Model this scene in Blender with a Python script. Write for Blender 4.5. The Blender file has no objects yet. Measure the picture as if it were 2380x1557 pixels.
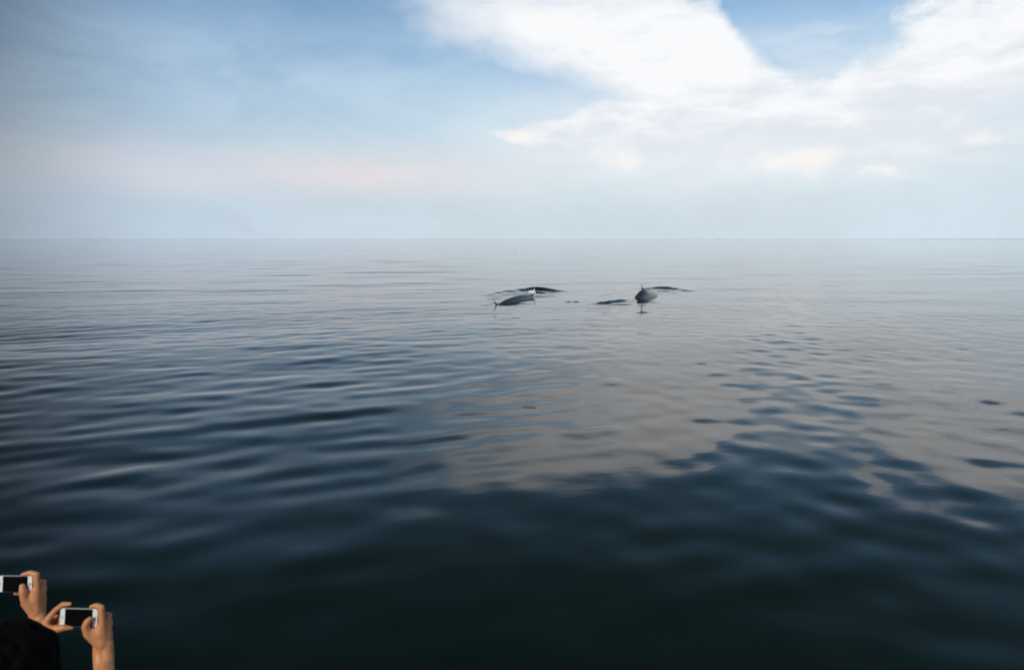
import bpy, bmesh, math, random
import numpy as np
from mathutils import Vector, Matrix
R = math.radians
scene = bpy.context.scene
COL = scene.collection

# ------------------------------------------------------------------ camera
H = 4.5                      # eye height above the sea (upper deck)
PITCH = R(8.05)
cam_d = bpy.data.cameras.new('camera')
cam = bpy.data.objects.new('camera', cam_d); COL.objects.link(cam)
cam.location = (0, 0, H)
cam.rotation_euler = (R(90) - PITCH, 0, 0)
cam_d.sensor_width = 36.0; cam_d.lens = 24.0
cam_d.clip_start = 0.05; cam_d.clip_end = 60000
cam_d.dof.use_dof = True; cam_d.dof.focus_distance = 52.0; cam_d.dof.aperture_fstop = 4.0
scene.camera = cam

# photo coordinates (2380 x 1557) -> direction / point; used to measure the place
F = 2380 * 24 / 36.0
FWD = Vector((0, math.cos(PITCH), -math.sin(PITCH)))
UP = Vector((0, math.sin(PITCH), math.cos(PITCH)))
def ray(px, py):
    return FWD + Vector((1, 0, 0)) * ((px - 1190) / F) + UP * ((778.5 - py) / F)
def at(px, py, depth):                 # point at a depth along the optical axis
    return Vector((0, 0, H)) + ray(px, py) * depth
def ground(px, py, z=0.0):             # point on the sea
    d = ray(px, py)
    return Vector((0, 0, H)) + d * ((z - H) / d.z)
def azel(px, py):
    d = ray(px, py).normalized()
    return math.degrees(math.atan2(d.x, d.y)), math.degrees(math.asin(d.z))

# ------------------------------------------------------------------ light
SUN_EL, SUN_AZ = 38.0, 205.0           # azimuth clockwise from +Y: behind the boat, a little to the left
sun_d = bpy.data.lights.new('sun', 'SUN'); sun_d.energy = 2.2; sun_d.angle = R(6)
sun_d.color = (1.0, 0.93, 0.84)
sun = bpy.data.objects.new('sun', sun_d); COL.objects.link(sun)
sdir = Vector((math.sin(R(SUN_AZ)) * math.cos(R(SUN_EL)), math.cos(R(SUN_AZ)) * math.cos(R(SUN_EL)), math.sin(R(SUN_EL))))
sun.rotation_euler = (-sdir).to_track_quat('-Z', 'Y').to_euler()
sun.location = (0, -5, 30)

vs = scene.view_settings
vs.view_transform = 'Standard'; vs.look = 'None'; vs.gamma = 1.0; vs.exposure = 0.0
vs.use_curve_mapping = False

# ------------------------------------------------------------------ node helpers
class NT:
    def __init__(s, tree):
        s.t = tree; s.n = tree.nodes; s.l = tree.links
    def new(s, typ, **kw):
        n = s.n.new(typ)
        for k, v in kw.items():
            if k.startswith('i_'):
                n.inputs[k[2:]].default_value = v
            else:
                setattr(n, k, v)
        return n
    def put(s, sock, v):
        if hasattr(v, 'node'): s.l.new(v, sock)
        elif isinstance(v, (tuple, list)) and sock.type == 'RGBA' and len(v) == 3: sock.default_value = (*v, 1)
        else: sock.default_value = v
    def m(s, op, a, b=None, c=None, clamp=False):
        n = s.new('ShaderNodeMath', operation=op, use_clamp=clamp)
        s.put(n.inputs[0], a)
        if b is not None: s.put(n.inputs[1], b)
        if c is not None: s.put(n.inputs[2], c)
        return n.outputs[0]
    def mr(s, v, a, b, c=0.0, d=1.0, smooth=True):
        n = s.new('ShaderNodeMapRange', interpolation_type='SMOOTHSTEP' if smooth else 'LINEAR')
        s.put(n.inputs[0], v)
        for i, x in enumerate((a, b, c, d)): s.put(n.inputs[1 + i], x)
        return n.outputs[0]
    def mix(s, f, a, b, blend='MIX'):
        n = s.new('ShaderNodeMix', data_type='RGBA', blend_type=blend)
        s.put(n.inputs[0], f); s.put(n.inputs[6], a); s.put(n.inputs[7], b)
        return n.outputs[2]
    def noise(s, vec, scale, detail=4, rough=0.55, dist=0.0, dim='3D'):
        n = s.new('ShaderNodeTexNoise', noise_dimensions=dim)
        if vec is not None: s.l.new(vec, n.inputs['Vector'])
        n.inputs['Scale'].default_value = scale; n.inputs['Detail'].default_value = detail
        n.inputs['Roughness'].default_value = rough; n.inputs['Distortion'].default_value = dist
        return n.outputs[0]
    def mapping(s, vec, loc=(0,0,0), rot=(0,0,0), scale=(1,1,1), typ='POINT'):
        n = s.new('ShaderNodeMapping', vector_type=typ)
        s.l.new(vec, n.inputs[0])
        n.inputs['Location'].default_value = loc; n.inputs['Rotation'].default_value = rot; n.inputs['Scale'].default_value = scale
        return n.outputs[0]

# ------------------------------------------------------------------ sky
world = bpy.data.worlds.new('World'); scene.world = world; world.use_nodes = True
w = NT(world.node_tree); w.n.clear()
STR = 0.1
sky = w.new('ShaderNodeTexSky', sky_type='NISHITA', sun_disc=False)
sky.sun_elevation = R(SUN_EL); sky.sun_rotation = R(SUN_AZ)
sky.air_density = 1.0; sky.dust_density = 1.2; sky.ozone_density = 1.6; sky.altitude = 0
tc = w.new('ShaderNodeTexCoord').outputs['Generated']
sep = w.new('ShaderNodeSeparateXYZ'); w.l.new(tc, sep.inputs[0])
az = w.m('MULTIPLY', w.m('ARCTAN2', sep.outputs[0], sep.outputs[1]), 57.29578)
el = w.m('MULTIPLY', w.m('ARCSINE', sep.outputs[2]), 57.29578)
comb = w.new('ShaderNodeCombineXYZ'); w.l.new(az, comb.inputs[0]); w.l.new(el, comb.inputs[1])
ae = comb.outputs[0]
# warped copy for natural edges
nz = w.new('ShaderNodeTexNoise'); w.l.new(ae, nz.inputs['Vector'])
nz.inputs['Scale'].default_value = 0.16; nz.inputs['Detail'].default_value = 5
wv = w.new('ShaderNodeVectorMath', operation='MULTIPLY_ADD')
w.l.new(nz.outputs['Color'], wv.inputs[0]); wv.inputs[1].default_value = (5.0, 3.0, 0); wv.inputs[2].default_value = (-2.5, -1.5, 0)
wa = w.new('ShaderNodeVectorMath', operation='ADD'); w.l.new(ae, wa.inputs[0]); w.l.new(wv.outputs[0], wa.inputs[1])
aew = wa.outputs[0]

def blob(src, px, py, rx, ry, rot, inner=0.0):
    a, e = azel(px, py)
    k = math.cos(R(a)) ** 2
    v = w.mapping(src, (a, e, 0), (0, 0, R(rot)), (rx / 27.7 * (0.5 + 0.5 * k), ry / 27.7, 1), 'TEXTURE')
    ln = w.new('ShaderNodeVectorMath', operation='LENGTH'); w.l.new(v, ln.inputs[0])
    return w.mr(ln.outputs['Value'], 1.0, inner, 0.0, 1.0)
def field(src, items):
    acc = None
    for (px, py, rx, ry, rot, wt) in items:
        b = w.m('MULTIPLY', blob(src, px, py, rx, ry, rot), wt)
        acc = b if acc is None else w.m('ADD', acc, b)
    return acc

def L(*c):                              # display-linear colour -> world colour at strength STR
    return tuple(x / STR for x in c)

# clear air: Nishita, paler towards the horizon
tint = w.mix(w.mr(el, 15.5, 31.0), (1.08, 1.29, 1.32), (0.66, 0.81, 0.58))  # sky above the view darkened, less blue, to deepen the near water's reflection
base = w.mix(1.0, sky.outputs[0], tint, 'MULTIPLY')
haze_f = w.mr(el, 20.0, 0.5, 0.0, 0.97)
azf = w.mr(az, -36.0, 4.0, 0.0, 1.0)
haze_c = w.mix(azf, L(0.53, 0.63, 0.725), L(0.60, 0.692, 0.755))
base = w.mix(haze_f, base, haze_c)
# wind-drawn high veil
cv = w.mapping(aew, (0, 0, 0), (0, 0, R(-8)), (0.05, 0.16, 1))
veil = w.noise(cv, 1.0, 6, 0.6, 0.4)
veil = w.mr(veil, 0.30, 0.72)
veil = w.m('MULTIPLY', veil, w.mr(el, 22.0, 9.0, 0.0, 0.55))
base = w.mix(veil, base, L(0.70, 0.83, 0.94))
# low band of distant pinkish cloud on the left
pink = field(ae, [(480, 405, 800, 80, -1, 0.80), (1000, 400, 520, 100, 0, 0.85), (380, 330, 660, 90, 0, 0.25)])
pn = w.noise(w.mapping(aew, scale=(0.09, 0.5, 1)), 1.0, 5, 0.55)
pink = w.m('MULTIPLY', pink, w.mr(pn, 0.2, 0.75, 0.5, 1.0), clamp=True)
base = w.mix(pink, base, L(0.785, 0.765, 0.80))
# bright broken overcast low on the right
glow = field(ae, [(1750, 300, 900, 240, 0, 0.85), (2250, 200, 520, 220, 10, 0.5), (1450, 330, 520, 170, 0, 0.6), (1900, 330, 700, 130, 0, 0.5)])
gn = w.noise(w.mapping(aew, scale=(0.16, 0.45, 1)), 1.0, 6, 0.55, 0.3)
glow = w.m('MULTIPLY', glow, w.mr(gn, 0.25, 0.72, 0.45, 1.0), clamp=True)
base = w.mix(w.m('MULTIPLY', glow, 0.9), base, L(0.84, 0.875, 0.905))
# the tall cloud masses on the right: a smooth anvil and ragged flanks
A = field(aew, [(1300, 40, 520, 190, -14, 1.15), (1560, 100, 330, 170, -26, 1.0), (1640, 200, 330, 130, -8, 0.9),
    (1880, 20, 230, 180, -25, -1.5), (1730, -45, 170, 95, -30, -1.0), (1190, 240, 330, 75, -6, -0.9)])
n0 = w.noise(w.mapping(ae, rot=(0, 0, R(20)), scale=(0.5, 1.2, 1)), 0.16, 7, 0.55, 0.4)
n1 = w.noise(w.mapping(ae, scale=(1.0, 1.35, 1)), 0.23, 7, 0.60, 0.3)
rag = w.m('MULTIPLY', w.m('SUBTRACT', n1, 0.5), w.mr(az, 4.0, 12.0, 0.25, 1.5))
anv = w.mr(w.m('ADD', w.m('ADD', A, rag), w.m('MULTIPLY', w.m('SUBTRACT', n0, 0.5), 1.0)), 0.0, 1.05)
D = field(aew, [
    (1640, 215, 330, 120, -4, 0.8), (2275, 85, 450, 195, 24, 1.15), (2180, 190, 420, 120, 8, 0.75),
    (1490, 285, 330, 120, 8, 0.8), (1250, 315, 170, 48, 8, 0.85), (1330, 278, 130, 45, 8, 0.6), (1850, 300, 520, 150, 0, 0.50), (1600, 340, 520, 100, 0, 0.3), (2300, 322, 140, 38, 2, 0.6),
    (1850, 20, 190, 150, -20, -1.2), (1200, 235, 230, 48, -6, -0.9)])
n3 = w.noise(w.mapping(aew, rot=(0, 0, R(-9)), scale=(0.22, 1.0, 1)), 0.55, 7, 0.6, 0.5)
nn = w.m('ADD', w.m('MULTIPLY', w.m('SUBTRACT', n1, 0.5), 1.7), w.m('MULTIPLY', w.m('SUBTRACT', n3, 0.5), 0.9))
cum = w.m('MULTIPLY', w.mr(w.m('ADD', D, nn), 0.12, 0.95), w.mr(D, 0.0, 0.22))
anv = w.m('MULTIPLY', anv, w.mr(A, 0.0, 0.25))
cl = w.m('MAXIMUM', anv, cum)
wisp = w.m('MULTIPLY', field(aew, [(1830, 140, 330, 90, -6, 0.7), (1960, 60, 170, 90, 30, 0.45)]), w.mr(n3, 0.42, 0.75, 0.0, 0.5))
cl = w.m('MAXIMUM', cl, wisp)
cl = w.m('MULTIPLY', cl, w.mr(el, 2.6, 8.0, 0.0, 1.0))
cl = w.m('MULTIPLY', cl, w.mr(el, 22.0, 16.5, 0.0, 1.0))
# cloud tone: sunlit tops, grey-blue bases, warm low flanks
n2 = w.noise(w.mapping(aew, scale=(0.5, 1.3, 1)), 0.45, 7, 0.58, 0.2)
lit = w.mr(w.m('ADD', w.m('ADD', w.m('MULTIPLY', w.m('SUBTRACT', n2, 0.5), 1.7), w.m('MULTIPLY', w.m('SUBTRACT', n3, 0.5), 1.5)), w.m('SUBTRACT', w.mr(el, 5.0, 14.5, 0.10, 0.88), w.mr(az, 20.0, 36.0, 0.0, 0.15))), 0.05, 0.95)
ccol = w.mix(lit, L(0.76, 0.81, 0.87), L(0.95, 0.962, 0.98))
skyc = w.mix(cl, base, ccol)
warm = field(aew, [(1445, 368, 75, 48, 0, 0.8), (1870, 378, 180, 44, 0, 1.0), (1215, 318, 100, 36, 0, 0.9), (1310, 285, 90, 34, 0, 0.7), (2300, 322, 100, 30, 0, 0.6), (2060, 402, 110, 24, 0, 0.6)])
wn = w.noise(w.mapping(ae, scale=(0.7, 1.6, 1)), 0.5, 6, 0.6, 0.2)
wm = w.mr(w.m('ADD', warm, w.m('MULTIPLY', w.m('SUBTRACT', wn, 0.5), 1.7)), 0.10, 0.95, 0.0, 0.72)
wm = w.m('MULTIPLY', wm, w.mr(warm, 0.0, 0.15))
skyc = w.mix(wm, skyc, L(0.985, 0.95, 0.92))
# sky colour darkened towards the left and its upper corner, partly for lens vignetting
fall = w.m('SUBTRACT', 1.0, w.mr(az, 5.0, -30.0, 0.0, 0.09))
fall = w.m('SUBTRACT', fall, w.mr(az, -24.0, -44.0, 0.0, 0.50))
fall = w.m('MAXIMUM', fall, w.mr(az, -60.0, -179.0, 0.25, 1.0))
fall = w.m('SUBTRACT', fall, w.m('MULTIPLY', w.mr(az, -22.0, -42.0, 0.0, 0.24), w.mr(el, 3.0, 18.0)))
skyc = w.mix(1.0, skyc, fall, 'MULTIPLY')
skyc = w.mix(1.0, skyc, w.mix(w.mr(az, -4.0, -32.0), (1, 1, 1), (0.98, 1.0, 1.04)), 'MULTIPLY')
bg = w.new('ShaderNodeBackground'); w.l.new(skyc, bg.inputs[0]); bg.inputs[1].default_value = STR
world.cycles.sampling_method = 'NONE'
out = w.new('ShaderNodeOutputWorld'); w.l.new(bg.outputs[0], out.inputs[0])

# ------------------------------------------------------------------ materials
MATS = {}
def mat(name, col, rough=0.5, spec=0.5, bump=None, var=None, **kw):
    if name in MATS: return MATS[name]
    m = bpy.data.materials.new(name); m.use_nodes = True
    t = NT(m.node_tree); b = m.node_tree.nodes['Principled BSDF']
    b.inputs['Roughness'].default_value = rough
    b.inputs['Specular IOR Level'].default_value = spec
    oc = t.new('ShaderNodeTexCoord').outputs['Object']
    if var:
        sc, amt, c2 = var
        f = t.mr(t.noise(oc, sc, 5, 0.6), 0.35, 0.7, 0.0, amt)
        t.l.new(t.mix(f, col, c2), b.inputs['Base Color'])
    else:
        b.inputs['Base Color'].default_value = (*col, 1)
    if bump:
        sc, st, dist = bump
        bn = t.new('ShaderNodeBump'); bn.inputs['Strength'].default_value = st; bn.inputs['Distance'].default_value = dist
        t.l.new(t.noise(oc, sc, 4, 0.6), bn.inputs['Height']); t.l.new(bn.outputs[0], b.inputs['Normal'])
    for k, v in kw.items():
        b.inputs[k.replace('_', ' ')].default_value = v
    MATS[name] = m
    return m

def water_material():
    m = bpy.data.materials.new('sea_water'); m.use_nodes = True
    t = NT(m.node_tree); b = m.node_tree.nodes['Principled BSDF']
    b.inputs['Base Color'].default_value = (0.0018, 0.0058, 0.0044, 1)
    b.inputs['Roughness'].default_value = 0.03
    b.inputs['IOR'].default_value = 1.31
    oc = t.new('ShaderNodeTexCoord').outputs['Object']
    # fine capillary ripples, patchy
    n1 = t.noise(t.mapping(oc, rot=(0, 0, R(-25)), scale=(0.7, 1.3, 1)), 1.1, 3, 0.5, 0.4)
    patch = t.mr(t.noise(t.mapping(oc, scale=(0.02, 0.05, 1)), 1.0, 3, 0.5), 0.35, 0.7, 0.25, 1.0)
    geo = t.new('ShaderNodeVectorMath', operation='LENGTH'); t.l.new(oc, geo.inputs[0])
    dist = geo.outputs['Value']
    n2 = t.noise(t.mapping(oc, rot=(0, 0, R(-8)), scale=(0.16, 0.42, 1)), 1.0, 3, 0.55, 0.3)
    n2 = t.m('MULTIPLY', t.m('MULTIPLY', n2, t.mr(dist, 70.0, 260.0, 0.0, 14.0)), patch)
    near = t.mr(dist, 12.0, 45.0, 0.35, 1.0)
    h = t.m('ADD', t.m('MULTIPLY', t.m('MULTIPLY', n1, patch), near), n2)
    bn = t.new('ShaderNodeBump'); bn.inputs['Strength'].default_value = 1.0; bn.inputs['Distance'].default_value = 0.018
    t.l.new(h, bn.inputs['Height']); t.l.new(bn.outputs[0], b.inputs['Normal'])
    return m

# ------------------------------------------------------------------ object helpers
def tag(o, label=None, cat=None, group=None, kind=None):
    for k, v in (('label', label), ('category', cat), ('group', group), ('kind', kind)):
        if v: o[k] = v
    return o
def obj_from(name, verts, faces, m, parent=None, smooth=True):
    me = bpy.data.meshes.new(name)
    me.from_pydata([tuple(v) for v in verts], [], faces); me.update()
    if smooth: me.shade_smooth()
    me.materials.append(m)
    o = bpy.data.objects.new(name, me); COL.objects.link(o)
    if parent is not None: o.parent = parent
    return o
def obj_bm(name, bm, m, parent=None, smooth=True):
    me = bpy.data.meshes.new(name); bm.to_mesh(me); bm.free()
    if smooth: me.shade_smooth()
    me.materials.append(m)
    o = bpy.data.objects.new(name, me); COL.objects.link(o)
    if parent is not None: o.parent = parent
    return o
def empty(name, loc=(0, 0, 0)):
    o = bpy.data.objects.new(name, None); COL.objects.link(o); o.location = loc
    o.empty_display_size = 0.1
    return o

# ------------------------------------------------------------------ the sea
rng = np.random.default_rng(7)
W1a, W1b = ground(1157, 708.5), ground(1244, 689)      # left whale: fin end, head end at the waterline
W2a, W2b = ground(1475, 699), ground(1527, 685)      # right whale

def comps(n, lam0, lam1, dir0, spread, slope):
    """n sine waves; wavelengths lam0..lam1 m, crest heading dir0 (deg, crest line against +X) +- spread; total rms slope"""
    lam = np.exp(rng.uniform(np.log(lam0), np.log(lam1), n))
    th = R(dir0) + R(spread) * rng.normal(0, 1, n)
    k = 2 * np.pi / lam
    kx, ky = -np.sin(th) * k, np.cos(th) * k
    a = slope * math.sqrt(2.0 / n) / k
    return kx, ky, a, rng.uniform(0, 2 * np.pi, n), lam

def sstep(x, a, b):
    t = np.clip((x - a) / (b - a), 0, 1); return t * t * (3 - 2 * t)

def polyline_dist(X, Y, pts):
    best = np.full(X.shape, 1e9); par = np.zeros(X.shape); sgn = np.zeros(X.shape)
    n = len(pts) - 1
    for i in range(n):
        (x0, y0), (x1, y1) = pts[i], pts[i + 1]
        dx, dy = x1 - x0, y1 - y0; L2 = dx * dx + dy * dy
        t = np.clip(((X - x0) * dx + (Y - y0) * dy) / L2, 0, 1)
        ex, ey = X - x0 - t * dx, Y - y0 - t * dy
        d = np.hypot(ex, ey); mk = d < best
        best[mk] = d[mk]; par[mk] = ((i + t) / n)[mk]; sgn[mk] = np.sign(dx * ey - dy * ex)[mk]
    return best, par, sgn

def sea_height(X, Y, sp):
    """wave height at world X, Y where the mesh spacing is sp"""
    Z = np.zeros(X.shape)
    # boat wake train on the left: long slanting crests
    left = 1 - sstep(X - 0.10 * (Y - 20), -7.0, 3.5)
    far = 1 - 0.70 * sstep(Y, 22, 55)
    A_wake = (0.34 + 0.66 * left) * far * (1 - 0.5 * sstep(X, 3, 10))
    right = sstep(X, 0, 8)
    A_cell = (0.5 + 0.5 * right) * (1 - 0.4 * sstep(Y, 30, 70))
    def add(c, A):
        nonlocal Z
        kx, ky, a, ph, lam = c
        for i in range(len(kx)):
            f = np.clip((lam[i] / sp - 2.5) / 3.0, 0, 1)
            mk = f > 0
            if not mk.any(): continue
            Z[mk] += (A[mk] * f[mk] * a[i]) * np.sin(kx[i] * X[mk] + ky[i] * Y[mk] + ph[i])
    add(WAKE_S, A_wake); add(WAKE_L, A_wake); add(CELL, A_cell); add(SWELL, np.ones(X.shape))
    add(FAR, sstep(Y, 25, 70))
    # whale wakes
    m = (X > -8) & (X < 24) & (Y > 38) & (Y < 72)
    if m.any():
        x, y = X[m], Y[m]; z = np.zeros(x.shape)
        for pts, amp, wd in RIDGES:
            d, t, s = polyline_dist(x, y, pts)
            taper = np.sin(np.pi * np.clip(t, 0.001, 0.999)) ** 0.5
            z += amp * taper * np.exp(-(d / (wd * np.where(s > 0, 1.5, 1.0))) ** 2)
        for cx, cy, rx, ry, rot, amp in MOUNDS:
            c_, s_ = math.cos(R(rot)), math.sin(R(rot))
            u = ((x - cx) * c_ + (y - cy) * s_) / rx; v = (-(x - cx) * s_ + (y - cy) * c_) / ry
            g = amp * np.exp(-(u * u + v * v))
            if amp > 0.1:
                rip = np.zeros(u.shape)
                for q in range(12): rip += 0.11 * np.sin(RK[q, 0] * u + RK[q, 1] * v + RK[q, 2])
                g = g * (1 + 0.6 * rip)
            z += g
        Z[m] += z
    return Z

RK = np.random.default_rng(4).normal(0, 1, (12, 3)) * np.array([6.0, 3.5, 3.0])
def gp(px, py):
    p = ground(px, py); return (p.x, p.y)
WAKE_S = comps(70, 0.8, 2.0, 26, 18, 0.027)
WAKE_L = comps(26, 2.0, 4.5, 26, 13, 0.015)
CELL = comps(90, 0.75, 2.3, 8, 75, 0.029)
SWELL = comps(14, 7.0, 22.0, 15, 25, 0.010)
FAR = comps(40, 2.5, 14.0, 4, 14, 0.018)
RIDGES = [
    ([gp(1160, 684), gp(1195, 677.5), gp(1235, 675), gp(1270, 676), gp(1300, 679)], 0.20, 0.75),
    ([gp(1150, 690), gp(1180, 685), gp(1215, 682)], 0.10, 0.5),
    ([gp(1140, 697), gp(1160, 693), gp(1180, 691)], 0.06, 0.4),
    ([gp(1390, 689), gp(1430, 681), gp(1470, 677)], 0.07, 0.5),
    ([gp(1490, 673), gp(1535, 671), gp(1565, 673), gp(1600, 677)], 0.21, 0.7),
    ([gp(1225, 676), gp(1250, 675.5), gp(1275, 676.5), gp(1305, 680)], 0.10, 0.6),
    ([gp(1420, 690), gp(1450, 686), gp(1478, 682)], 0.05, 0.4),
    ([gp(1515, 684), gp(1545, 681), gp(1570, 684)], 0.07, 0.4),
    ([gp(1120, 711), gp(1145, 706), gp(1165, 704)], 0.06, 0.35),
    ([gp(1130, 687), gp(1165, 681), gp(1200, 679)], 0.10, 0.4),
    ([gp(1490, 709), gp(1510, 706), gp(1530, 704)], 0.05, 0.3),
    ([gp(1415, 709), gp(1440, 709), gp(1470, 708)], 0.06, 0.3),
]
def mound(px, py, rxpx, ry, rot, amp):
    p = ground(px, py); return (p.x, p.y, rxpx / F * p.y, ry, rot, amp)
MOUNDS = [mound(1442, 702, 64, 0.8, 40, 0.22), mound(1412, 706, 30, 0.6, 25, 0.10),
          mound(1321, 702.5, 9, 0.35, 0, 0.075), mound(1341, 702.5, 9, 0.35, 0, 0.075),
          mound(1143, 703, 14, 0.7, 20, 0.07)]

def build_sea():
    half = 46.0
    cols = np.concatenate([np.linspace(-180, -half - 3, 40, endpoint=False), np.linspace(-half - 3, -half, 8, endpoint=False),
                           np.linspace(-half, half, 900), np.linspace(half, half + 3, 9)[1:], np.linspace(half + 3, 180, 41)[1:-1]])
    rows = [0.4, 1.0, 1.6, 2.2, 2.8, 3.4, 3.9]
    r = 4.2
    while r < 62: rows.append(r); r += 0.13 if r < 30 else 0.11
    while r < 150: rows.append(r); r += 0.11 + (r - 62) * 0.008
    while r < 9000: rows.append(r); r *= 1.012 if r < 1200 else 1.06
    rows.append(9500.0)
    rr = np.array(rows); na, nr = len(cols), len(rr)
    print('sea grid', nr, na)
    RR, AA = np.meshgrid(rr, np.radians(cols), indexing='ij')
    X, Y = RR * np.sin(AA), RR * np.cos(AA)
    dr = np.gradient(rr); da = np.gradient(np.radians(cols))
    sp = np.maximum(np.abs(dr)[:, None] * np.ones(na)[None, :], rr[:, None] * np.abs(da)[None, :])
    Z = sea_height(X, Y, sp)
    Z *= sstep(RR, 2.5, 5.0)
    co = np.stack([X, Y, Z], -1).reshape(-1, 3)
    co = np.vstack([co, [[0, 0, 0]]])
    i, j = np.meshgrid(np.arange(nr - 1), np.arange(na), indexing='ij')
    j2 = (j + 1) % na
    q = np.stack([i * na + j, i * na + j2, (i + 1) * na + j2, (i + 1) * na + j], -1).reshape(-1, 4)[:, ::-1]
    c = len(co) - 1
    tri = np.array([[c, (k + 1) % na, k] for k in range(na)])[:, ::-1]
    me = bpy.data.meshes.new('water')
    nl = q.size + tri.size
    me.vertices.add(len(co)); me.vertices.foreach_set('co', co.astype(np.float32).ravel())
    me.loops.add(nl); me.loops.foreach_set('vertex_index', np.concatenate([q.ravel(), tri.ravel()]).astype(np.int32))
    nf = len(q) + len(tri); me.polygons.add(nf)
    ls = np.concatenate([np.arange(len(q)) * 4, q.size + np.arange(len(tri)) * 3]).astype(np.int32)
    me.polygons.foreach_set('loop_start', ls)
    me.update(calc_edges=True); me.validate()
    me.shade_smooth()
    me.materials.append(water_material())
    o = bpy.data.objects.new('water', me); COL.objects.link(o)
    if me.polygons[len(q) // 2].normal.z < 0: me.flip_normals()
    tag(o, 'calm dark blue green sea rippled by soft wakes', 'sea', kind='structure')
    return o
build_sea()

# ------------------------------------------------------------------ far things on the sea
def far_shore():
    rnd = random.Random(3); vs_, fs = [], []
    n = 60
    for i in range(n + 1):
        px = 2085 + i * 9.0
        d = ray(px, 553); d = Vector((d.x, d.y, 0)).normalized()
        e = min(1, i / 6.0, (n - i) / 6.0)
        h = e * (1.3 + rnd.uniform(-0.5, 0.6)); p = d * 8200
        for k, (off, z) in enumerate(((-30, -2), (0, h), (120, h * 0.8), (200, -2))):
            q = p + d * off; vs_.append((q.x, q.y, z))
    for i in range(n):
        for k in range(3):
            a = i * 4 + k; fs.append((a, a + 4, a + 5, a + 1))
    o = obj_from('distant_shore', vs_, fs, mat('shore', (0.30, 0.31, 0.29), 0.9, 0.2, var=(0.01, 0.6, (0.22, 0.2, 0.16))))
    tag(o, 'faint low grey shoreline on the horizon at the right', 'shore', kind='structure')
far_shore()

def lathe(bm, prof, n=20, mtx=Matrix()):
    rings = []
    for r_, z in prof:
        rings.append([bm.verts.new(mtx @ Vector((r_ * math.cos(2 * math.pi * k / n), r_ * math.sin(2 * math.pi * k / n), z))) for k in range(n)])
    for a, b in zip(rings, rings[1:]):
        for k in range(n): bm.faces.new((a[k], a[(k + 1) % n], b[(k + 1) % n], b[k]))
    bm.faces.new(rings[0][::-1]); bm.faces.new(rings[-1])
def box(bm, c, sz, bev=0.0):
    r_ = bmesh.ops.create_cube(bm, size=1.0, matrix=Matrix.Translation(c) @ Matrix.Diagonal((*sz, 1)))
    if bev:
        es = list({e for v in r_['verts'] for e in v.link_edges})
        bmesh.ops.bevel(bm, geom=es, offset=bev, segments=3, profile=0.5, affect='EDGES')

def far_boat():
    d = ray(1673, 553); d = Vector((d.x, d.y, 0)).normalized() * 4200
    root = empty('fishing_boat', (d.x, d.y, 0)); root.rotation_euler.z = R(60)
    vs_, fs = [], []
    L_, n = 13.0, 12
    for i in range(n + 1):
        t = i / n; wd = 2.0 * (1 - max(0, (t - 0.5) / 0.5) ** 2.2) * (0.8 + 0.2 * min(1, t * 4)) + 0.02
        sh = 1.3 + 0.9 * t * t
        x = (t - 0.5) * L_
        vs_ += [(x, 0, -0.6), (x, wd * 0.8, 0.2), (x, wd, sh), (x, -wd, sh), (x, -wd * 0.8, 0.2)]
    for i in range(n):
        for k in range(5):
            a = i * 5 + k; b = i * 5 + (k + 1) % 5
            fs.append((a, b, b + 5, a + 5))
    fs += [(0, 4, 3, 2, 1), tuple(n * 5 + k for k in range(5))]
    grey = mat('far_paint', (0.25, 0.27, 0.28), 0.6)
    obj_from('hull', vs_, fs, grey, root, False)
    bm = bmesh.new(); box(bm, Vector((-2.2, 0, 2.6)), (4.0, 2.6, 2.6), 0.15)
    obj_bm('cabin', bm, mat('far_white', (0.6, 0.6, 0.6), 0.6), root, False)
    bm = bmesh.new(); lathe(bm, [(0.12, 1.4), (0.1, 6), (0.05, 9.5)], 8, Matrix.Translation((0.5, 0, 0)))
    obj_bm('mast', bm, grey, root, False)
    tag(root, 'tiny grey fishing boat on the horizon right of centre', 'boat')
far_boat()

def white_float():
    p = ground(1196.5, 589.5)
    root = empty('buoy', (p.x, p.y, 0))
    wh = mat('float_white', (0.8, 0.8, 0.78), 0.4)
    bm = bmesh.new(); lathe(bm, [(0.02, -0.16), (0.12, -0.13), (0.19, 0.0), (0.2, 0.1), (0.16, 0.22), (0.08, 0.29), (0.03, 0.31)], 20)
    obj_bm('body', bm, wh, root)
    bm = bmesh.new(); lathe(bm, [(0.03, 0.30), (0.035, 0.34), (0.03, 0.42), (0.012, 0.44)], 12)
    obj_bm('handle', bm, wh, root)
    tag(root, 'tiny white float on the far water above the left whale', 'buoy')
white_float()

def scrap():
    p = ground(1231, 944)
    vs_, fs = [], []
    n = 14
    for i in range(n + 1):
        t = i / n; wd = 0.085 * math.sin(math.pi * (0.06 + 0.9 * t)) ** 0.7
        x = (t - 0.5) * 0.34; z = 0.016 + 0.012 * math.sin(math.pi * t)
        vs_ += [(x, -wd, z - 0.02), (x, -wd * 0.4, z + 0.006), (x, wd * 0.4, z + 0.006), (x, wd, z - 0.02), (x, 0, z - 0.03)]
    for i in range(n):
        for k in range(5):
            a = i * 5 + k; b = i * 5 + (k + 1) % 5
            fs.append((a, b, b + 5, a + 5))
    fs += [(0, 1, 2, 3, 4)[::-1], tuple(n * 5 + k for k in range(5))]
    o = obj_from('floating_leaf', vs_, fs, mat('leaf_tan', (0.15, 0.135, 0.10), 0.5, 0.4, var=(20, 0.6, (0.12, 0.11, 0.085))))
    dg = sea_height(np.array([p.x]), np.array([p.y]), np.array([0.13]))[0]
    o.location = (p.x, p.y, float(dg) - 0.004); o.rotation_euler.z = R(-18)
    tag(o, 'pale tan leaf-like scrap drifting on dark water below the left whale', 'leaf')
scrap()

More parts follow.
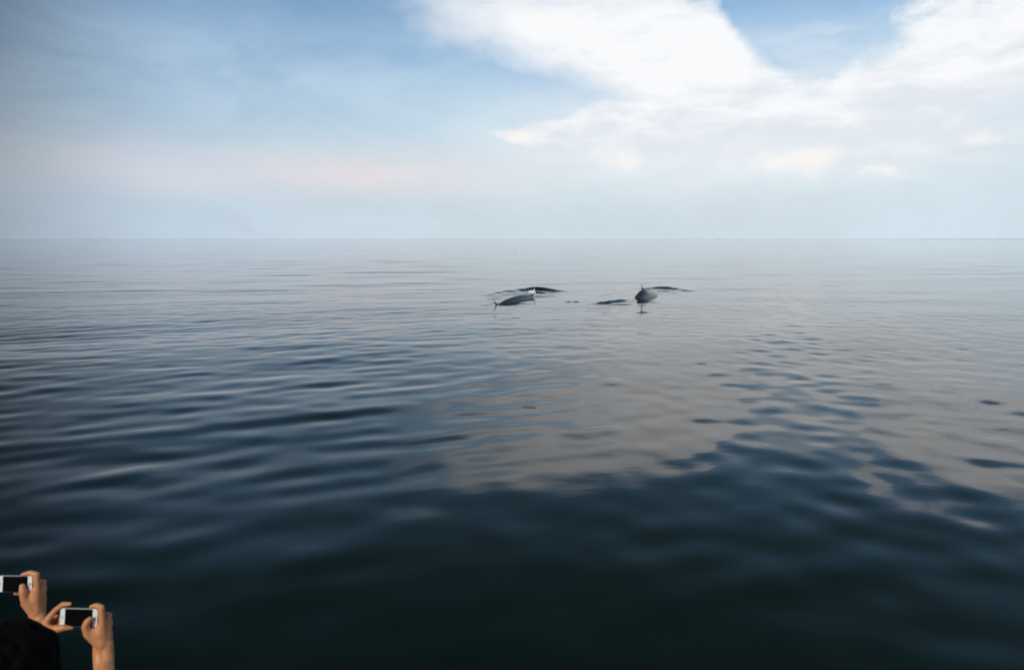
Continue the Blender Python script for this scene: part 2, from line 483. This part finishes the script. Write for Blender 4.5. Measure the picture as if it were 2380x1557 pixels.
# ------------------------------------------------------------------ whales
def cr(xs, ys, x):
    """smooth interpolation (cubic Hermite, finite-difference tangents)"""
    xs, ys = np.array(xs, float), np.array(ys, float)
    m = np.gradient(ys, xs)
    i = np.clip(np.searchsorted(xs, x) - 1, 0, len(xs) - 2)
    h = xs[i + 1] - xs[i]; t = (x - xs[i]) / h
    return ((2*t**3 - 3*t**2 + 1) * ys[i] + (t**3 - 2*t**2 + t) * h * m[i] + (-2*t**3 + 3*t**2) * ys[i+1] + (t**3 - t**2) * h * m[i+1])

def whale_material():
    m = mat('whale_skin', (0.022, 0.022, 0.033), 0.24, 0.5, bump=(5.0, 0.25, 0.02), var=(2.2, 0.7, (0.045, 0.044, 0.055)))
    return m

def whale(a, b, top, wid, fin_s, fin_h, fin_len, label):
    """a: point at the fin end, b: point at the head end, both at the waterline; top: height of the back against s"""
    d = Vector((b.x - a.x, b.y - a.y, 0)); ln = d.length; d.normalize()
    root = empty('whale', (a.x, a.y, 0)); root.rotation_euler.z = math.atan2(d.y, d.x)
    N, M = 96, 40
    vs_, fs = [], []
    ss = np.linspace(-1.0, 1.55, N)
    rings = []
    for s_ in ss:
        zt = float(cr(*top, np.array([s_]))[0])
        hw = float(cr(*wid, np.array([s_]))[0])
        tail = max(0.0, (-0.72 - s_) / 0.28)                  # flattening into the flukes
        rh = hw * (1.05 if s_ > -0.1 else 1.0) * (1 - 0.93 * min(1, tail * 1.5))
        rw = hw * 0.60 + (1.45 * math.sin(math.pi * min(1, tail) * 0.85) if tail > 0 else 0)
        rings.append((s_ * ln, zt, rw, rh))
    for x, zt, rw, rh in rings:
        for k in range(M):
            an = 2 * math.pi * k / M
            c_, s__ = math.cos(an), math.sin(an)
            # slightly keeled back
            yy = rw * math.copysign(abs(c_) ** 1.3, c_)
            zz = zt - rh + rh * (math.copysign(abs(s__) ** (1.0 if s__ > 0 else 0.9), s__))
            vs_.append((x, yy, zz))
    for i in range(N - 1):
        for k in range(M):
            fs.append((i * M + k, i * M + (k + 1) % M, (i + 1) * M + (k + 1) % M, (i + 1) * M + k))
    fs += [tuple(range(M))[::-1], tuple((N - 1) * M + k for k in range(M))]
    obj_from('body', vs_, [f[::-1] for f in fs], whale_material(), root)
    # falcate dorsal fin, swept backwards (towards -x)
    zb = float(cr(*top, np.array([fin_s]))[0]); x0 = fin_s * ln
    vs_, fs = [], []
    K = 14; P = 12
    slope = float((cr(*top, np.array([fin_s + 0.02])) - cr(*top, np.array([fin_s - 0.02])))[0]) / (0.04 * ln)
    for i in range(K + 1):
        t = i / K
        lead = x0 + fin_len * 0.55 - fin_len * (1.75 * t ** 1.3)
        trail = x0 - fin_len * 0.45 - fin_len * (0.75 * t ** 2.2 + 0.05 * t) + 0.0
        trail = min(trail, lead - 0.015)
        if t > 0.0: trail = trail + (lead - trail - 0.02) * 0.35 * math.sin(math.pi * t)
        ch = lead - trail; mid = (lead + trail) / 2
        th = 0.055 * (1 - t) + 0.008
        z = zb - 0.12 + t * (fin_h + 0.12)
        for k in range(P):
            an = 2 * math.pi * k / P
            xx = mid + ch / 2 * math.cos(an)
            vs_.append((xx, th * math.sin(an), z + slope * (xx - x0) * (1 - t)))
    for i in range(K):
        for k in range(P):
            fs.append((i * P + k, i * P + (k + 1) % P, (i + 1) * P + (k + 1) % P, (i + 1) * P + k))
    fs += [tuple(range(P))[::-1], tuple(K * P + k for k in range(P))]
    obj_from('dorsal_fin', vs_, fs, mat('whale_fin', (0.02, 0.02, 0.025), 0.35), root)
    tag(root, label, 'whale', 'whales surfacing ahead of the boat')
    return root
whale(W1a, W1b,
      ([-1.0, -0.7, -0.4, -0.2, -0.06, 0.04, 0.18, 0.40, 0.62, 0.82, 1.0, 1.2, 1.55], [-1.6, -1.3, -0.7, -0.30, -0.03, 0.08, 0.23, 0.34, 0.36, 0.28, 0.05, -0.35, -1.0]),
      ([-1.0, -0.72, -0.4, 0.0, 0.3, 0.6, 1.0, 1.3, 1.5, 1.55], [0.10, 0.22, 0.40, 0.66, 0.85, 0.95, 0.92, 0.66, 0.3, 0.16]),
      -0.03, 0.40, 0.42, 'dark grey whale with long low back, small fin and white splash at its head')
whale(W2a, W2b,
      ([-1.0, -0.7, -0.4, -0.2, -0.04, 0.08, 0.20, 0.34, 0.55, 0.80, 1.0, 1.25, 1.55], [-2.2, -1.7, -1.0, -0.45, -0.04, 0.30, 0.56, 0.70, 0.58, 0.32, 0.0, -0.45, -1.1]),
      ([-1.0, -0.72, -0.4, 0.0, 0.3, 0.6, 1.0, 1.3, 1.5, 1.55], [0.10, 0.20, 0.36, 0.60, 0.80, 0.92, 0.92, 0.66, 0.3, 0.16]),
      0.33, 0.42, 0.42, 'dark grey whale arched high with tall curved dorsal fin, right of the other')

def splash():
    p = W1a.lerp(W1b, 0.90); p.z = 0.27
    rnd = random.Random(11)
    bm = bmesh.new()
    for i in range(46):
        an = rnd.uniform(0, 2 * math.pi); rr = rnd.uniform(0, 1) ** 0.6
        x = rr * 0.20 * math.cos(an); y = rr * 0.22 * math.sin(an); z = rnd.uniform(-0.04, 0.20) * (1.15 - 0.5 * rr)
        bmesh.ops.create_icosphere(bm, subdivisions=2, radius=rnd.uniform(0.025, 0.075) * (1.1 - 0.4 * rr),
                                   matrix=Matrix.Translation((x, y, z)) @ Matrix.Diagonal((1.2, 1, rnd.uniform(0.8, 1.2), 1)))
    for i in range(9):
        bmesh.ops.create_icosphere(bm, subdivisions=1, radius=0.026 * (1 - i * 0.07), matrix=Matrix.Translation((0.13 + 0.004 * i, 0, 0.14 + 0.027 * i)))
    for i in range(26):
        bmesh.ops.create_icosphere(bm, subdivisions=1, radius=rnd.uniform(0.007, 0.018),
                                   matrix=Matrix.Translation((rnd.gauss(0, 0.26), rnd.gauss(0, 0.26), rnd.uniform(0.02, 0.32))))
    o = obj_bm('splash', bm, mat('foam', (0.85, 0.87, 0.88), 0.6, 0.3))
    o.location = p; o.scale = (1.35, 1.35, 1.25)
    tag(o, 'small white burst of splashing water at the left whale\'s head', 'splash', kind='stuff')
splash()

# ------------------------------------------------------------------ people with phones
DECK = 1.75
def sculpt(name, chains, m, parent, voxel, smooth=6, sub=2, factor=0.5):
    """one continuous surface from tapering limbs: chains of (Vector, radius)"""
    bm0 = bmesh.new(); bmesh.ops.create_icosphere(bm0, subdivisions=sub, radius=1.0)
    uv = np.array([v.co for v in bm0.verts]); uf = np.array([[v.index for v in f.verts] for f in bm0.faces]); bm0.free()
    V, Fc, off = [], [], 0
    for ch in chains:
        for (p0, r0), (p1, r1) in zip(ch, ch[1:]):
            n = max(1, int(math.ceil((p1 - p0).length / (0.22 * min(r0, r1)))))
            for i in range(n + 1):
                t = i / n; c = p0.lerp(p1, t); r_ = r0 + (r1 - r0) * t
                V.append(uv * r_ + np.array(c)); Fc.append(uf + off); off += len(uv)
    V = np.vstack(V); Fc = np.vstack(Fc)
    me = bpy.data.meshes.new(name + '_raw')
    me.from_pydata(V.tolist(), [], Fc.tolist()); me.update()
    o = bpy.data.objects.new(name, me); COL.objects.link(o)
    md = o.modifiers.new('r', 'REMESH'); md.mode = 'VOXEL'; md.voxel_size = voxel; md.use_smooth_shade = True
    ms = o.modifiers.new('s', 'SMOOTH'); ms.factor = factor; ms.iterations = smooth
    dg = bpy.context.evaluated_depsgraph_get(); dg.update()
    me2 = bpy.data.meshes.new_from_object(o.evaluated_get(dg))
    o.modifiers.clear(); o.data = me2; bpy.data.meshes.remove(me)
    me2.name = name; me2.shade_smooth(); me2.materials.clear(); me2.materials.append(m)
    o.parent = parent
    if parent is not None: o.matrix_parent_inverse = parent.matrix_world.inverted()
    return o

skin = mat('skin', (0.64, 0.275, 0.13), 0.45, 0.4, bump=(140.0, 0.15, 0.002), var=(28.0, 0.5, (0.55, 0.205, 0.09)), Subsurface_Weight=0.12, Subsurface_Scale=0.012)
skin.node_tree.nodes['Principled BSDF'].inputs['Subsurface Radius'].default_value = (1.0, 0.35, 0.2)
black_cloth = mat('black_cloth', (0.006, 0.006, 0.007), 0.9, 0.2, bump=(60, 0.4, 0.01))
navy_cloth = mat('navy_cloth', (0.012, 0.014, 0.022), 0.9, 0.2, bump=(60, 0.4, 0.01))
hair_m = mat('black_hair', (0.0016, 0.0014, 0.0014), 0.85, 0.08, bump=(90, 0.5, 0.006))

def z7(D):   # photo detail of the nearer pair of hands
    return lambda x, y, dd, r: (at(x * 0.1320, 1370.9 + y * 0.1320, D + dd), r)
def z1(D):   # photo detail of the farther hand
    return lambda x, y, dd, r: (at(x * 0.1742, 1285.2 + y * 0.1742, D + dd), r)

def body_chains(head, yaw, arms, hips_back=0.0):
    """head: centre of the skull; arms: list of (side, elbow, wrist chain start)"""
    X = Vector((math.cos(yaw), math.sin(yaw), 0)); Yf = Vector((-math.sin(yaw), math.cos(yaw), 0)); Z = Vector((0, 0, 1))
    P = lambda x, y, z: head + X * x + Yf * y + Z * z
    ch = []
    # skull, face, neck
    ch.append([(P(0, -0.015, 0.03), 0.082), (P(0, 0.02, 0.02), 0.080)])
    ch.append([(P(0, 0.045, -0.03), 0.060), (P(0, 0.055, -0.075), 0.042)])
    ch.append([(P(0, 0.098, 0.0), 0.008), (P(0, 0.112, -0.028), 0.012)])       # nose
    for sx in (-1, 1):
        ch.append([(P(sx * 0.078, -0.005, 0.015), 0.012), (P(sx * 0.080, -0.004, -0.02), 0.009)])   # ears
        ch.append([(P(sx * 0.030, 0.075, 0.012), 0.012), (P(sx * 0.034, 0.074, 0.012), 0.012)])     # brow and eye
    ch.append([(P(-0.018, 0.090, -0.058), 0.008), (P(0.018, 0.090, -0.058), 0.008)])                # mouth
    ch.append([(P(0, 0, -0.06), 0.052), (P(0, -0.01, -0.20), 0.058)])
    # trunk
    zs = -0.27; hip = head.z * -1 + DECK + 0.86
    ch.append([(P(-0.13, -0.01, zs - 0.02), 0.062), (P(0.13, -0.01, zs - 0.02), 0.062)])
    for sx in (-1, 0, 1):
        ch.append([(P(sx * 0.085, 0, zs - 0.08), 0.10), (P(sx * 0.075, 0, zs - 0.26), 0.095), (P(sx * 0.065, 0, (zs - 0.3 + hip) / 2), 0.088), (P(sx * 0.085, -0.01, hip), 0.105)])
    # legs and feet
    for sx in (-1, 1):
        hp = P(sx * 0.09, 0, hip); kn = P(sx * 0.10, 0.02, 0); kn.z = DECK + 0.47
        an = P(sx * 0.11, -0.02, 0); an.z = DECK + 0.08
        toe = P(sx * 0.13, 0.15, 0); toe.z = DECK + 0.03
        hl = P(sx * 0.11, -0.04, 0); hl.z = DECK + 0.035
        ch.append([(hp, 0.088), (kn, 0.056), (an, 0.037)]); ch.append([(hl, 0.034), (toe, 0.027)]); ch.append([(an, 0.036), (hl, 0.034)])
    sh = {}
    for side, elbow, fore in arms:
        s_ = P(side * 0.175, -0.01, zs - 0.03)
        sh[side] = s_
        print('upper arm', round((elbow - s_).length, 3), 'forearm', round((elbow - fore).length, 3))
        ch.append([(s_, 0.058), (s_.lerp(elbow, 0.5), 0.047), (elbow, 0.040), (elbow.lerp(fore, 0.3), 0.041), (fore, 0.031)])
    return ch, P, sh, hip

def clothes(root, P, sh, hip, arms, shirt_m, trouser_m):
    zs = -0.27
    ch = [[(P(-0.14, -0.01, zs - 0.02), 0.072), (P(0.14, -0.01, zs - 0.02), 0.072)]]
    for sx in (-1, 0, 1):
        ch.append([(P(sx * 0.088, 0, zs - 0.08), 0.112), (P(sx * 0.08, 0, zs - 0.26), 0.108), (P(sx * 0.075, 0, (zs - 0.3 + hip) / 2), 0.105), (P(sx * 0.09, -0.01, hip - 0.02), 0.118)])
    for side, elbow, fore in arms:
        ch.append([(sh[side], 0.074), (sh[side].lerp(elbow, 0.62), 0.062)])
    sculpt('shirt', ch, shirt_m, root, 0.011, 4)
    ch = []
    for sx in (-1, 1):
        hp = P(sx * 0.09, 0, hip - 0.03); kn = P(sx * 0.10, 0.02, 0); kn.z = DECK + 0.47
        an = P(sx * 0.11, -0.02, 0); an.z = DECK + 0.11
        ch.append([(hp, 0.108), (kn, 0.075), (an, 0.058)])
    ch.append([(P(-0.09, 0, hip), 0.108), (P(0.09, 0, hip), 0.108)])
    sculpt('trousers', ch, trouser_m, root, 0.012, 4)

def hair(root, P, long=False):
    ch = [[(P(0, -0.028, 0.045), 0.096), (P(0, 0.012, 0.048), 0.088)], [(P(0, -0.045, 0.02), 0.088), (P(0, -0.045, -0.05), 0.07)],
          [(P(-0.03, -0.03, 0.03), 0.080), (P(-0.03, -0.03, -0.04), 0.062)], [(P(0.03, -0.03, 0.03), 0.080), (P(0.03, -0.03, -0.04), 0.062)]]
    for sx in (-1, 1):
        ch.append([(P(sx * 0.062, -0.01, 0.05), 0.045), (P(sx * 0.070, -0.012, -0.02), 0.034), (P(sx * 0.066, -0.02, -0.11), 0.030)])
        ch.append([(P(sx * 0.060, 0.030, 0.06), 0.040), (P(sx * 0.068, 0.032, -0.01), 0.030), (P(sx * 0.066, 0.026, -0.11), 0.028)])
    ch.append([(P(-0.05, -0.06, 0), 0.05), (P(-0.04, -0.055, -0.12), 0.04)]); ch.append([(P(0.05, -0.06, 0), 0.05), (P(0.04, -0.055, -0.12), 0.04)])
    rnd = random.Random(5)
    for i in range(120):                                    # tufts that break up the outline
        u = rnd.uniform(0, 2 * math.pi); v = rnd.uniform(0.0, 1.0)
        x = 0.090 * math.cos(u) * math.sqrt(1 - v * v); y = -0.02 + 0.098 * math.sin(u) * math.sqrt(1 - v * v); z = 0.05 + 0.088 * v
        if y > 0.06 and z < 0.09: continue
        ch.append([(P(x, y, z), 0.014), (P(x * 1.04, y * 1.04 - 0.015, z - 0.03), 0.009)])
    return sculpt('hair', ch, hair_m, root, 0.006, 3)

def phone(name, px, py, depth, wpx, roll, tilt, label):
    """white handset seen from its screen side"""
    Wd, Hd, T = 0.1238, 0.0586, 0.0076
    root = empty(name, at(px, py, depth))
    fx = Vector((1, 0, 0)); n = (-FWD + UP * tilt).normalized()
    up = (UP - n * UP.dot(n)).normalized(); xx = up.cross(n)
    mt = Matrix((xx, up, n)).transposed().to_4x4() @ Matrix.Rotation(R(roll), 4, 'Z')
    root.matrix_world = Matrix.Translation(at(px, py, depth)) @ mt
    def slab(nm, w_, h_, z0, z1, rad, m, cx=0.0, bev=0.0012):
        bm = bmesh.new(); pts = []
        for (sx, sy, a0) in ((1, 1, 0), (-1, 1, 90), (-1, -1, 180), (1, -1, 270)):
            for k in range(7):
                an = R(a0 + 15 * k)
                pts.append((cx + sx * (w_ / 2 - rad) + rad * math.cos(an), sy * (h_ / 2 - rad) + rad * math.sin(an)))
        f = bm.faces.new([bm.verts.new((x, y, z0)) for x, y in pts])
        ex = bmesh.ops.extrude_face_region(bm, geom=[f])
        bmesh.ops.translate(bm, vec=(0, 0, z1 - z0), verts=[v for v in ex['geom'] if isinstance(v, bmesh.types.BMVert)])
        bmesh.ops.recalc_face_normals(bm, faces=bm.faces)
        if bev:
            es = [e for e in bm.edges if abs(e.verts[0].co.z - e.verts[1].co.z) < 1e-7]
            bmesh.ops.bevel(bm, geom=es, offset=bev, segments=2, profile=0.5, affect='EDGES')
        o = obj_bm(nm, bm, m, root, False)
        return o
    slab('body', Wd, Hd, -T / 2, T / 2 - 0.0010, 0.009, mat('aluminium', (0.30, 0.30, 0.31), 0.5, 0.4, Metallic=0.3))
    glass = slab('front_glass', Wd - 0.0016, Hd - 0.0016, T / 2 - 0.0009, T / 2, 0.0085, mat('white_glass', (0.78, 0.77, 0.75), 0.35, 0.4), bev=0.0003)
    slab('screen', 0.0905, 0.0562, T / 2 + 0.00005, T / 2 + 0.0003, 0.0008, mat('dark_screen', (0.0015, 0.0015, 0.002), 0.4, 0.06), bev=0)
    bm = bmesh.new(); lathe(bm, [(0.0054, T / 2 + 0.0001), (0.0054, T / 2 + 0.0004), (0.0048, T / 2 + 0.0004), (0.0046, T / 2 + 0.0001)], 24, Matrix.Translation((0.0535, 0, 0)))
    obj_bm('home_button', bm, mat('button_grey', (0.62, 0.61, 0.60), 0.4), glass, False)
    bm = bmesh.new(); box(bm, Vector((-0.0535, 0, T / 2 + 0.0001)), (0.0016, 0.010, 0.0005))
    obj_bm('speaker_slot', bm, mat('slot_dark', (0.05, 0.05, 0.05), 0.6), glass, False)
    bm = bmesh.new(); lathe(bm, [(0.0042, -T / 2 - 0.0004), (0.0042, -T / 2 + 0.0004)], 20, Matrix.Translation((-0.052, 0.019, 0)))
    obj_bm('camera_lens', bm, mat('dark_screen', (0, 0, 0)), root, False)
    tag(root, label, 'phone', 'white phones held up to film the whales')
    return root

# --- nearer person: black hair, both hands on a phone
DB = 2.24
phone('phone', 184.5, 1434, DB, 82, -1.2, 0.06, 'white phone held sideways between both hands of the black-haired person')
h = z7(DB)
rootA = empty('person')
headA = at(32, 1562, 1.80)
rootA.location = (headA.x, headA.y, DECK); bpy.context.view_layer.update()
wrR = [h(1755, 960, .010, .021), h(1765, 1120, .008, .023), h(1798, 1400, -.015, .0255)]
wrR2 = [h(1885, 950, .016, .020), h(1875, 1120, .014, .023), h(1862, 1400, -.012, .0255)]
elbR = at(252, 1655, 2.09); elbL = at(20, 1640, 2.16)
foreR = h(1828, 1420, -.02, .03)[0]; foreL = h(735, 800, .0, .03)[0]
armsA = [(1, elbR, foreR), (-1, elbL, foreL)]
chA, PA, shA, hipA = body_chains(headA, R(6), armsA)
chA += [wrR, wrR2,
    # right hand
    [h(1800, 640, .002, .0120), h(1792, 420, .0, .0105), h(1785, 305, -.001, .0098), h(1700, 268, -.002, .0086), h(1605, 290, .0, .0068)],
    [h(1700, 900, .0, .017), h(1545, 770, -.014, .0140), h(1502, 640, -.020, .0120), h(1535, 560, -.020, .0110), h(1583, 505, -.016, .0082)],
    [h(1885, 660, .020, .0115), h(1915, 450, .030, .0108), h(1800, 430, .045, .0090), h(1700, 480, .030, .0075)],
    [h(1905, 730, .030, .0105), h(1935, 570, .045, .0098), h(1800, 540, .052, .0085), h(1690, 560, .032, .0072)],
    [h(1895, 800, .032, .0095), h(1890, 690, .052, .0085), h(1780, 660, .055, .0075), h(1700, 640, .032, .0068)],
    [h(1800, 940, .010, .024), h(1785, 650, .004, .0165)], [h(1840, 940, .014, .023), h(1880, 690, .020, .0160)],
    [h(1860, 920, .018, .021), h(1900, 770, .028, .0150)], [h(1780, 930, .006, .022), h(1630, 810, -.004, .0180)],
    [h(1760, 780, .002, .019), h(1650, 740, -.004, .0160), h(1570, 760, -.010, .0140)], [h(1740, 720, .002, .0150), h(1790, 640, .004, .0140)],
    # left hand
    [h(800, 570, .008, .0120), h(900, 440, .010, .0102), h(985, 345, .008, .0095), h(1110, 250, .003, .0088), h(1232, 244, .0, .0068)],
    [h(790, 760, .0, .020), h(900, 715, -.008, .0175), h(990, 685, -.012, .0140), h(1120, 662, -.012, .0108), h(1275, 664, -.004, .0058)],
    [h(830, 540, .025, .0110), h(930, 470, .042, .0095), h(1010, 480, .046, .0085), h(1110, 500, .024, .0072)],
    [h(820, 590, .030, .0105), h(930, 545, .048, .0092), h(1020, 550, .048, .0082), h(1120, 560, .024, .0070)],
    [h(820, 640, .034, .0095), h(930, 610, .048, .0085), h(1020, 600, .044, .0075), h(1110, 605, .024, .0066)],
    [h(745, 800, .004, .025), h(800, 590, .010, .0160)], [h(745, 790, .010, .024), h(825, 620, .026, .0150)],
    [h(745, 800, .0, .024), h(860, 755, -.004, .0190)], [h(800, 680, .002, .0170), h(880, 700, -.004, .0160)],
]
sculpt('body', chA, skin, rootA, 0.0030, 5)
hair(rootA, PA)
clothes(rootA, PA, shA, hipA, armsA, black_cloth, navy_cloth)
tag(rootA, 'person with black hair lifting a white phone in both bare hands', 'person')

# --- farther person: one visible hand
DA = 2.48
phone('phone', 37.0, 1356, DA, 74, -0.6, 0.05, 'white phone cut off by the left edge, held in a single visible hand')
h = z1(DA)
rootC = empty('person')
headC = at(6, 1572, 2.16)
rootC.location = (headC.x, headC.y, DECK); bpy.context.view_layer.update()
elbR = at(80, 1592, 2.36); elbL = headC + Vector((-0.24, -0.03, -0.57))
foreR = h(490, 1000, -.01, .03)[0]; foreL = headC + Vector((-0.21, 0.14, -0.74))
armsC = [(1, elbR, foreR), (-1, elbL, foreL)]
chC, PC, shC, hipC = body_chains(headC, R(0), armsC)
wl = foreL; hv = Vector
handL = [[(wl, .026), (wl + hv((0, .02, -.07)), .024)],
    [(wl + hv((-.012, .02, -.06)), .018), (wl + hv((-.02, .035, -.12)), .009), (wl + hv((-.015, .03, -.155)), .0075)],
    [(wl + hv((-.004, .02, -.06)), .018), (wl + hv((-.006, .045, -.125)), .009), (wl + hv((0, .04, -.165)), .0075)],
    [(wl + hv((.006, .02, -.06)), .018), (wl + hv((.012, .045, -.12)), .009), (wl + hv((.016, .04, -.158)), .0075)],
    [(wl + hv((.012, .02, -.06)), .016), (wl + hv((.030, .04, -.105)), .008), (wl + hv((.034, .036, -.135)), .007)],
    [(wl + hv((0, .02, -.03)), .018), (wl + hv((.004, .055, -.07)), .011), (wl + hv((.004, .065, -.10)), .009)]]
handC = [
    [h(458, 830, .008, .018), h(450, 1000, -.008, .025)], [h(540, 830, .014, .018), h(530, 1000, -.006, .025)],
    [h(500, 490, .002, .0125), h(492, 380, .0, .0115), h(487, 285, -.001, .0108), h(400, 262, -.002, .0095), h(300, 285, .0, .0072)],
    [h(430, 740, .0, .019), h(330, 610, -.014, .0155), h(308, 520, -.020, .0135), h(297, 440, -.018, .0105)],
    [h(545, 490, .020, .0120), h(578, 390, .030, .0112), h(480, 380, .045, .0092), h(400, 400, .030, .0078)],
    [h(565, 550, .030, .0110), h(590, 455, .045, .0100), h(480, 450, .052, .0090), h(400, 465, .032, .0076)],
    [h(555, 620, .032, .0100), h(440, 570, .046, .0090), h(310, 540, .028, .0085), h(205, 535, .016, .0070)],
    [h(490, 810, .010, .022), h(485, 500, .004, .0190)], [h(520, 810, .014, .021), h(545, 520, .020, .0165)],
    [h(530, 800, .018, .020), h(560, 600, .028, .0160)], [h(470, 800, .006, .021), h(350, 660, -.004, .0185)],
    [h(450, 640, .002, .020), h(370, 610, -.006, .0165)], [h(430, 580, .0, .0140), h(490, 490, .004, .0140)],
]
chC += handC + handL
sculpt('body', chC, skin, rootC, 0.0032, 5)
hair(rootC, PC)
clothes(rootC, PC, shC, hipC, armsC, navy_cloth, black_cloth)
tag(rootC, 'person mostly hidden behind the black-haired head, only a raised hand showing', 'person')

# ------------------------------------------------------------------ the boat under them, below the picture
def tour_boat():
    root = empty('tour_boat', (0, -2.5, 0))
    vs_, fs = [], []
    n = 24; L0, L1 = -9.0, 5.4
    for i in range(n + 1):
        t = i / n; y = L0 + (L1 - L0) * t
        wd = 2.35 * (1 - max(0, (t - 0.72) / 0.28) ** 2.4 * 0.55)
        for x, z in ((-wd, DECK + 0.12), (-wd - 0.03, DECK - 0.2), (-wd * 0.86, 0.2), (-wd * 0.5, -0.5), (wd * 0.5, -0.5), (wd * 0.86, 0.2), (wd + 0.03, DECK - 0.2), (wd, DECK + 0.12),
                     (wd - 0.12, DECK + 0.12), (wd - 0.12, DECK - 0.01), (-wd + 0.12, DECK - 0.01), (-wd + 0.12, DECK + 0.12)):
            vs_.append((x, y, z))
    for i in range(n):
        for k in range(12):
            a = i * 12 + k; b = i * 12 + (k + 1) % 12
            fs.append((a, a + 12, b + 12, b))
    fs += [tuple(range(12)), tuple(n * 12 + k for k in range(12))[::-1]]
    obj_from('hull', vs_, fs, mat('hull_paint', (0.30, 0.30, 0.28), 0.5), root, False)
    bm = bmesh.new(); box(bm, Vector((0, -1.9, DECK - 0.0035)), (4.2, 13.6, 0.007))
    obj_bm('deck', bm, mat('deck_wood', (0.10, 0.065, 0.04), 0.7, 0.3, var=(6, 0.7, (0.06, 0.04, 0.025))), root, False)
    tag(root, 'boat deck under the people filming, just below the picture', 'boat')
tour_boat()
